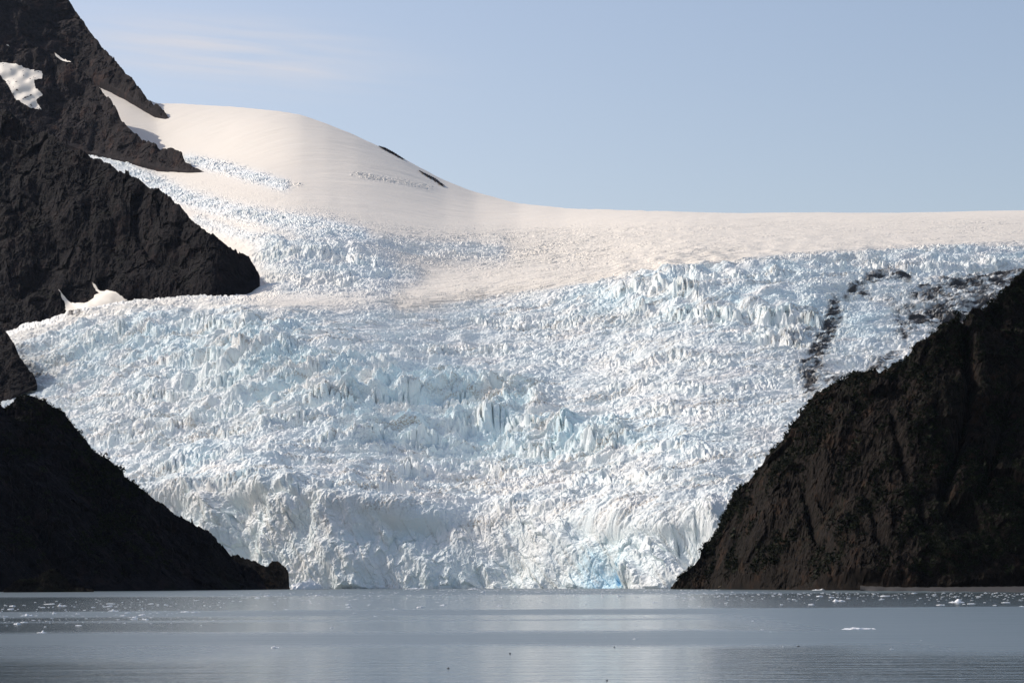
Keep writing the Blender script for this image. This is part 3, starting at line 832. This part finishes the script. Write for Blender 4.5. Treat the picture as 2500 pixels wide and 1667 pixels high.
# ------------------------------------------------------------------ water
def water_material():
    m, nt, p = mat_new("sea_water")
    b = NB(nt)
    P = b.pos()
    sep = b.n("ShaderNodeSeparateXYZ")
    b.put(sep.inputs[0], P)
    X, Y = sep.outputs[0], sep.outputs[1]
    p.inputs["Base Color"].default_value = (0.12, 0.155, 0.17, 1)
    p.inputs["IOR"].default_value = 1.37
    # cat's paws: bands of rippled water lying across the fjord
    wrp = b.noise(P, 1.0, 3, 0.6, (0.004, 0.003, 1))
    Yw = b.math('ADD', Y, b.math('MULTIPLY', b.math('SUBTRACT', wrp, 0.5), 110.0))
    Yw = b.math('ADD', Yw, b.math('MULTIPLY', b.math('SUBTRACT', b.noise(P, 1.0, 4, 0.65, (0.02, 0.006, 1)), 0.5), 45.0))
    def band(y0, y1, sf):
        return b.math('MULTIPLY', b.ramp(Yw, y0 - sf, y0 + sf), b.math('SUBTRACT', 1.0, b.ramp(Yw, y1 - sf, y1 + sf)))
    r = b.math('MAXIMUM', band(1950, 9000, 150), b.math('MULTIPLY', band(860, 1020, 25), 0.9))
    r = b.math('MAXIMUM', r, b.math('MULTIPLY', band(470, 600, 30), 0.9))
    r = b.math('MAXIMUM', r, b.math('MULTIPLY', band(735, 775, 14), 0.5))
    side = b.math('MAXIMUM', b.ramp(X, 25, 70), b.math('SUBTRACT', 1.0, b.ramp(X, -75, -40)))
    r = b.math('MAXIMUM', r, b.math('MULTIPLY', b.math('MULTIPLY', b.ramp(X, 40, 90), band(400, 980, 40)), 0.85))
    r = b.math('MAXIMUM', r, b.math('MULTIPLY', b.math('SUBTRACT', 1.0, b.ramp(X, -60, -25)), b.math('MULTIPLY', band(385, 560, 45), 0.7)))
    st = b.noise(P, 1.0, 4, 0.65, (0.01, 0.09, 1))
    r = b.math('MULTIPLY', r, b.math('ADD', 0.65, b.math('MULTIPLY', st, 0.7)), True)
    r = b.math('MAXIMUM', r, b.math('MULTIPLY', b.ramp(st, 0.55, 0.75), 0.35))
    rough = b.math('ADD', 0.10, b.math('MULTIPLY', r, 0.24))
    nt.links.new(rough, p.inputs["Roughness"])
    bump = b.n("ShaderNodeBump")
    bump.inputs["Distance"].default_value = 0.25
    bump.inputs["Strength"].default_value = 0.9
    nn = b.math('ADD', b.noise(P, 1.0, 4, 0.6, (0.22, 0.5, 1)), b.math('MULTIPLY', b.noise(P, 1.0, 4, 0.65, (0.03, 0.13, 1)), 3.5))
    nt.links.new(nn, bump.inputs["Height"])
    nt.links.new(bump.outputs[0], p.inputs["Normal"])
    return m
wx = np.array([-6000.0, 6000.0]); wy = np.array([-400.0, 5200.0])
GX, GY = np.meshgrid(wx, wy)
wa = grid_mesh("water", GX, GY, GX * 0, water_material())
tag(wa, "calm grey blue sea with streaks of rippled water", "water", "structure")

# ------------------------------------------------------------------ scrub on the headlands
def scrub_material():
    m, nt, p = mat_new("scrub_leaves")
    b = NB(nt)
    n = b.noise(b.pos(), 0.12, 3)
    n2 = b.noise(b.pos(), 0.9, 2)
    c = b.mix(b.ramp(n, 0.35, 0.65), (0.005, 0.0075, 0.0025), (0.012, 0.016, 0.0045))
    c = b.mix(b.math('MULTIPLY', b.ramp(n2, 0.6, 0.75), b.ramp(n, 0.5, 0.6)), c, (0.024, 0.018, 0.006))
    nt.links.new(c, p.inputs["Base Color"])
    p.inputs["Roughness"].default_value = 0.8
    p.inputs["Specular IOR Level"].default_value = 0.1
    return m
M_SCRUB = scrub_material()
rng = np.random.default_rng(7)
def scrub(src, n, weight, size, label, nt_=16):
    P, PY, X, Y, Z = src
    wgt = weight(P, PY, X, Y, Z).ravel()
    wgt = wgt / wgt.sum()
    idx = rng.choice(X.size, n, p=wgt)
    c = np.stack([X.ravel()[idx], Y.ravel()[idx], Z.ravel()[idx]], -1)
    sz = size * rng.lognormal(0, 0.35, n)
    k = nt_
    d = rng.normal(size=(n, k, 3))
    d /= np.linalg.norm(d, axis=-1, keepdims=True)
    d *= rng.uniform(0.35, 1.0, (n, k, 1)) ** 0.6
    d[..., 2] = np.abs(d[..., 2]) * 1.1
    ctr = c[:, None] + d * sz[:, None, None]
    tri = rng.normal(size=(n, k, 3, 3)) * (sz * 0.33)[:, None, None, None]
    co = (ctr[:, :, None] + tri).reshape(-1, 3)
    o = raw_mesh("scrub", co, np.arange(len(co)).reshape(-1, 3), M_SCRUB)
    tag(o, label, "scrub", "stuff")
def w_right(P, PY, X, Y, Z):
    n = fbm(X / 42, Y / 42, Z / 60, 4, 301, 0.55)
    topd = PY - np.array([PY[-1]])
    rdg = 0.6 * np.exp(-np.maximum(topd, 0) / 22.0)
    base = sstep(0.05, 0.45, n + 0.25 * sstep(1900, 2400, P) + rdg)
    return base * sstep(6, 30, Z) * (0.3 + 0.7 * sstep(1600, 1760, P)) * np.gradient(X, axis=1)
RR = ROCKS["right"]
scrub(RR, 17000, w_right, 2.1, "dark green scrub and low trees growing in patches over the right headland")
def w_left(P, PY, X, Y, Z):
    n = fbm(X / 40, Y / 40, Z / 50, 4, 311, 0.55)
    topd = PY - np.array([PY[-1]])
    return sstep(0.1, 0.5, n + 0.75 * np.exp(-np.maximum(topd, 0) / 35.0) * sstep(420, 250, P)) * sstep(15, 50, Z) * np.gradient(X, axis=1) * sstep(480, 300, P)
scrub(ROCKS["left"], 5000, w_left, 2.2, "dark green scrub along the top of the near left headland")
scrub(ROCKS["islet"], 260, lambda P, PY, X, Y, Z: sstep(9, 16, Z + 3 * perlin(X / 6, Y / 6, Z / 6, 9)), 0.9, "low olive green scrub on top of the small rock mound", 12)

# ------------------------------------------------------------------ floating ice
def floe_material():
    m, nt, p = mat_new("floe_ice")
    b = NB(nt)
    n = b.noise(b.pos(), 0.8, 4)
    c = b.mix(b.ramp(n, 0.35, 0.65), (0.80, 0.84, 0.86), (0.88, 0.87, 0.85))
    nt.links.new(c, p.inputs["Base Color"])
    p.inputs["Roughness"].default_value = 0.5
    return m
M_FLOE = floe_material()
def ico(sub):
    import bmesh
    bm = bmesh.new()
    bmesh.ops.create_icosphere(bm, subdivisions=sub, radius=1.0)
    v = np.array([x.co[:] for x in bm.verts])
    bm.verts.index_update()
    f = np.array([[x.index for x in q.verts] for q in bm.faces])
    bm.free()
    return v, f
IV, IF = ico(4)
IV2, IF2 = ico(2)
def floe_shape(seed, kind):
    v, f = (IV, IF)
    x, y, z = [v[:, i].astype(np.float32) for i in range(3)]
    o = seed * 7.3
    z0 = np.zeros_like(x)
    rim = 1 + 0.30 * perlin(x * 1.3 + o, y * 1.3, z0, seed) + 0.12 * perlin(x * 3.5 + o, y * 3.5, z0, seed + 50)
    X, Y = x * rim, y * rim
    r2 = np.sqrt(x * x + y * y)
    top = np.clip(1.0 - r2 ** 4, 0, 1) ** 0.5
    lump = fbm(x * 2.1 + o, y * 2.1, z0 + seed, 4, seed + 20, 0.6)
    if kind == 'flat':
        h = top * (0.55 + 0.45 * lump)
    elif kind == 'lumpy':
        pk = np.clip(perlin(x * 1.5 + o + 3, y * 1.5, z0, seed + 70) * 1.6, -0.2, 1.2)
        h = top * (0.40 + 0.55 * pk + 0.35 * lump)
    else:                                   # peaked
        q = np.exp(-((x - 0.25) / 0.28) ** 2 - ((y - 0.1) / 0.4) ** 2)
        h = top * (0.28 + 0.95 * q + 0.28 * lump)
    Z = np.where(z > -0.05, np.maximum(h, 0.02), -0.35 * top)
    me = bpy.data.meshes.new("ice_floe")
    co = np.stack([X, Y, Z], -1)
    me.from_pydata(co.tolist(), [], f.tolist())
    me.materials.append(M_FLOE)
    return me
FL = {k: [floe_shape(10 * i + j, k) for j in range(4)] for i, k in enumerate(('flat', 'lumpy', 'peaked'))}
random.seed(5)
FN = [0]
def floe(px, py, wpx, hpx, kind, label, group=None, name="ice_floe", cat="ice floe", rot=None):
    x, y = ground(px, py + 0.5)
    u = y / FOC
    sc_x = wpx * u / 2 * 0.95
    sc_z = max(hpx * u * 0.9, 0.12)
    ms = FL[kind]
    o = bpy.data.objects.new(name, ms[FN[0] % len(ms)])
    FN[0] += 1
    col.objects.link(o)
    o.location = (x, y, 0.0)
    o.scale = (sc_x, sc_x * random.uniform(0.5, 0.85), sc_z)
    o.rotation_euler = (0, 0, random.choice((0, 180)) * math.pi / 180 + random.uniform(-0.25, 0.25) if rot is None else rot)
    return tag(o, label, cat, "thing", group)

big = [
    (2096, 1544, 79, 7, 'lumpy', "long low white ice floe alone on open water, lower right"),
    (2335, 1481, 40, 9, 'peaked', "large white floe with one pointed hump, close to the right edge"),
    (2048, 1475, 33, 6, 'lumpy', "rounded white floe off the right headland, largest left of the pointed one"),
    (1980, 1483, 15, 4, 'lumpy', "compact white floe just left of the large rounded floe off the right headland"),
    (670, 1575, 19, 8, 'lumpy', "chunky white lump of ice alone on open water, lower left of centre"),
    (66, 1490, 26, 8, 'lumpy', "tall-humped white floe on the pale band near the left edge"),
    (151, 1467, 26, 5, 'lumpy', "white rounded floe at the right end of the thin streak of ice"),
    (120, 1462, 28, 2, 'flat', "thin flat streak of ice in the dark reflection off the rock mound"),
    (132, 1485, 14, 5, 'peaked', "small peaked floe just right of the tall-humped floe on the pale band"),
    (276, 1481, 26, 6, 'lumpy', "jagged white floe at the lower edge of the dark band, left quarter"),
    (270, 1463, 22, 3, 'flat', "flat white floe topmost of three stacked in the dark band, left quarter"),
    (101, 1532, 24, 6, 'peaked', "lone peaked floe at the foot of the lower dark band, far left"),
    (41, 1510, 18, 6, 'lumpy', "ragged floe in the lower dark band, nearest the left edge"),
    (57, 1506, 17, 3, 'flat', "low floe touching the ragged floe in the lower dark band, far left"),
    (190, 1515, 17, 3, 'flat', "flat oblong floe in the lower dark band, right of the ragged one"),
    (451, 1485, 24, 4, 'lumpy', "broken string of ice on the grey water right of the dark band"),
    (473, 1486, 14, 4, 'lumpy', "short lump at the right end of the broken string of ice"),
    (963, 1484, 14, 5, 'lumpy', "two-humped floe on the blue band in front of the ice front's middle"),
    (810, 1527, 12, 4, 'peaked', "small pale floe alone below the centre left of the ice front"),
    (1550, 1562, 17, 2, 'flat', "thin sliver of ice on the lower blue band right of centre"),
    (1012, float(f_W(1012)) + 0.4, 44, 4, 'lumpy', "low ridge of ice debris at the foot of the ice front's dark undercut"),
    (1157, float(f_W(1157)) + 1.6, 28, 3, 'flat', "flat raft of ice close under the middle of the ice front"),
    (1998, 1447.5, 36, 4, 'lumpy', "pile of white ice stranded along the foot of the right headland"),
    (2160, 1464, 26, 3, 'flat', "long flat floe near the gravel beach, right of the rocky slope"),
    (2296, 1487, 22, 3, 'flat', "flat floe just left and in front of the pointed floe at the right"),
    (2372, 1485, 20, 3, 'flat', "flat floe just right of the pointed floe at the right"),
    (2455, 1483, 22, 3, 'flat', "flat floe close to the right edge of the view"),
]
for a in big:
    floe(*a)
blk = floe(749, float(f_W(749)) + 0.6, 80, 30, 'flat', "large flat-topped ice block grounded beside the brown rock outcrop", name="ice_block", cat="ice block", rot=0.05)
GL = "small white ice floe in the dark reflection off the left headland"
GC = "tiny white ice floe on the grey water in front of the ice front"
GR = "small white ice floe in the streaky water off the right headland"
GO = "tiny scrap of ice alone on the open water"
med = [(30, 1466, 16), (14, 1492, 14), (189, 1487, 14), (267, 1469, 16), (300, 1492, 15), (347, 1492, 19), (328, 1496, 15), (327, 1501, 18), (354, 1502, 16), (370, 1464, 11), (405, 1467, 12),
       (311, 1486, 16), (334, 1485, 7), (82, 1501, 8), (104, 1470, 12), (227, 1471, 11), (58, 1464, 8), (26, 1474, 16), (205, 1478, 8), (181, 1469, 6), (255, 1470, 10), (283, 1470, 9), (366, 1488, 9), (385, 1487, 10), (88, 1490, 9)]
for px, py, wd in med:
    floe(px, py, wd, wd * 0.24, random.choice(('flat', 'lumpy')), GL, "small floes off the left headland")
for _ in range(60):
    px = 500 * random.random() ** 1.4
    py = random.choice((random.gauss(1470, 6), random.gauss(1470, 8), random.gauss(1490, 5), random.gauss(1503, 7)))
    floe(px, max(py, 1452), random.uniform(3, 7), random.uniform(1.2, 2.2), random.choice(('flat', 'lumpy')), GL, "small floes off the left headland")
med = [(733, 1504, 10), (915, 1500, 10), (849, 1471, 14), (851, 1478, 16), (698, 1481, 10), (865, 1492, 9), (838, 1448, 5), (1081, 1475, 16), (1026, 1480, 20), (628, 1453, 16), (651, 1448, 16), (775, 1448, 14), (1218, 1478, 14),
       (1598, 1474, 12), (1512, 1458, 14), (1406, 1455, 12), (1429, 1477, 8), (1707, 1484, 10), (1682, 1484, 8), (1180, 1444, 14)]
for px, py, wd in med:
    floe(px, py, wd, wd * 0.22, random.choice(('flat', 'lumpy')), GC, "tiny floes in front of the ice front")
for _ in range(75):
    px = random.uniform(540, 1720)
    py = 1446 + (px - 600) * 0.006 + abs(random.gauss(0, 13))
    floe(px, py, random.uniform(3, 8), random.uniform(1.0, 2.0), random.choice(('flat', 'lumpy')), GC, "tiny floes in front of the ice front")
med = [(1773, 1461, 10), (1673, 1464, 14), (2030, 1466, 14), (2153, 1472, 11), (2428, 1489, 10), (2494, 1493, 14), (2340, 1467, 6), (2071, 1469, 11), (2001, 1463, 17), (2230, 1458, 13), (1938, 1470, 11), (2386, 1470, 8), (1925, 1468, 9), (2280, 1462, 9), (1908, 1482, 9)]
for px, py, wd in med:
    floe(px, py, wd, wd * 0.24, random.choice(('flat', 'lumpy')), GR, "small floes off the right headland")
for _ in range(70):
    px = random.uniform(1720, 2510)
    py = 1451 + (px - 1720) * 0.011 + abs(random.gauss(0, 13))
    floe(px, py, random.uniform(3, 8), random.uniform(1.0, 2.2), random.choice(('flat', 'lumpy')), GR, "small floes off the right headland")
for px, py, wd in [(1552, 1529, 7), (1516, 1538, 6), (1836, 1521, 6), (1572, 1509, 8), (1858, 1543, 10), (1880, 1548, 7), (2248, 1573, 5), (2175, 1593, 10), (1910, 1584, 5), (1311, 1520, 5), (1476, 1556, 4), (1418, 1514, 7), (1105, 1516, 5), (1240, 1512, 6)]:
    floe(px, py, wd, wd * 0.25, 'lumpy', GO, "scraps of ice on the open water")

# brash: countless crumbs of ice
def brash(n):
    cs, fs, k = [], [], 0
    v, f = IV2, IF2
    for i in range(n):
        t = random.random()
        if t < 0.28:
            px = random.uniform(1650, 2520)
            py = 1447.5 + (px - 1650) * 0.0145 + abs(random.gauss(0, 9))
        elif t < 0.72:
            px = random.uniform(560, 1700)
            py = 1440.5 + max(0, px - 1300) * 0.012 + abs(random.gauss(0, 14))
        elif t < 0.86:
            px = random.uniform(980, 1760)
            py = 1436 + (px - 980) * 0.011 + abs(random.gauss(0, 1.2))
        else:
            px = random.uniform(-20, 560)
            py = random.gauss(1470, 12) if random.random() < .7 else random.gauss(1500, 10)
        if py < 1436 + max(0, px - 1650) * 0.016:
            continue
        x, y = ground(px, py)
        u = y / FOC
        s_ = random.uniform(0.7, 2.2) * u
        rr = 1 + 0.3 * np.random.default_rng(i).normal(size=(len(v), 1)) * 0.5
        c = v * rr * np.array([s_ * random.uniform(0.8, 2.0), s_ * random.uniform(0.8, 1.4), s_ * random.uniform(0.25, 0.6)]) + np.array([x, y, 0])
        cs.append(c)
        fs.append(f + k)
        k += len(v)
    o = raw_mesh("brash_ice", np.concatenate(cs), np.concatenate(fs), M_FLOE)
    tag(o, "countless crumbs of white brash ice scattered over the far water", "brash ice", "stuff")
brash(1150)

# dark bits on the water
M_DRIFT, dnt, dp = mat_new("wet_wood")
db_ = NB(dnt)
dnt.links.new(db_.mix(db_.noise(db_.pos(), 3.0, 3), (0.012, 0.010, 0.009), (0.035, 0.028, 0.022)), dp.inputs["Base Color"])
dp.inputs["Roughness"].default_value = 0.6
dm = floe_shape(91, 'lumpy').copy()
dm.name = "floating_debris"
dm.materials.clear()
dm.materials.append(M_DRIFT)
for px, py, wd in [(1498, 1582, 3.5), (1243, 1595, 5), (1479, 1663, 6), (1947, 1585, 8), (1092, 1629, 7)]:
    x, y = ground(px, py)
    o = bpy.data.objects.new("floating_debris", dm)
    col.objects.link(o)
    o.location = (x, y, 0)
    o.scale = (wd * y / FOC * 0.5, wd * y / FOC * 0.35, 2.2 * y / FOC)
    tag(o, "tiny dark scrap of debris floating on the open water", "debris", "thing", "dark debris on the open water")

# ------------------------------------------------------------------ haze
hm = bpy.data.materials.new("haze_air")
hm.use_nodes = True
hm.node_tree.nodes.clear()
ho = hm.node_tree.nodes.new("ShaderNodeOutputMaterial")
hv = hm.node_tree.nodes.new("ShaderNodeVolumePrincipled")
hv.inputs["Color"].default_value = (0.62, 0.78, 1.0, 1)
hv.inputs["Density"].default_value = 2.6e-6
hm.node_tree.links.new(hv.outputs[0], ho.inputs["Volume"])
hx0, hx1, hy0, hy1, hz0, hz1 = -6500, 6500, -600, 14000, -60, 2600
hc = np.array([(x, y, z) for z in (hz0, hz1) for y in (hy0, hy1) for x in (hx0, hx1)], float)
hf = np.array([(0, 2, 3, 1), (4, 5, 7, 6), (0, 1, 5, 4), (2, 6, 7, 3), (0, 4, 6, 2), (1, 3, 7, 5)])
hz = raw_mesh("haze", hc, hf, hm)
tag(hz, "thin bluish haze in the air over the whole fjord", "haze", "stuff")

# a pale log cast up on the right shore
Pq, PYq, Xq, Yq, Zq = ROCKS["right"]
kq = np.argmin((Pq - 1759) ** 2 + (PYq - 1431) ** 2)
lm, lnt, lp = mat_new("bleached_wood")
lb = NB(lnt)
lnt.links.new(lb.mix(lb.noise(lb.pos(), 2.0, 3), (0.20, 0.15, 0.09), (0.32, 0.25, 0.15)), lp.inputs["Base Color"])
lp.inputs["Roughness"].default_value = 0.8
ang = np.linspace(0, 2 * math.pi, 9)[:-1]
LX, LA = np.meshgrid(np.linspace(-2.6, 2.6, 14), np.append(ang, 2 * math.pi), indexing='ij')
Lr = 0.42 * (1 - 0.10 * LX / 2.6) * np.where(np.abs(LX) > 2.55, 0.05, 1) * (1 + 0.08 * np.sin(LX * 3 + LA))
lg = grid_mesh("driftwood_log", LX, Lr * np.cos(LA), Lr * np.sin(LA), lm, smooth=True)
lg.location = (Xq.ravel()[kq], Yq.ravel()[kq] - 0.6, Zq.ravel()[kq] + 0.5)
lg.rotation_euler = (0, R(-28), R(10))
tag(lg, "pale log lying on the rocks at the foot of the right headland", "log", "thing")
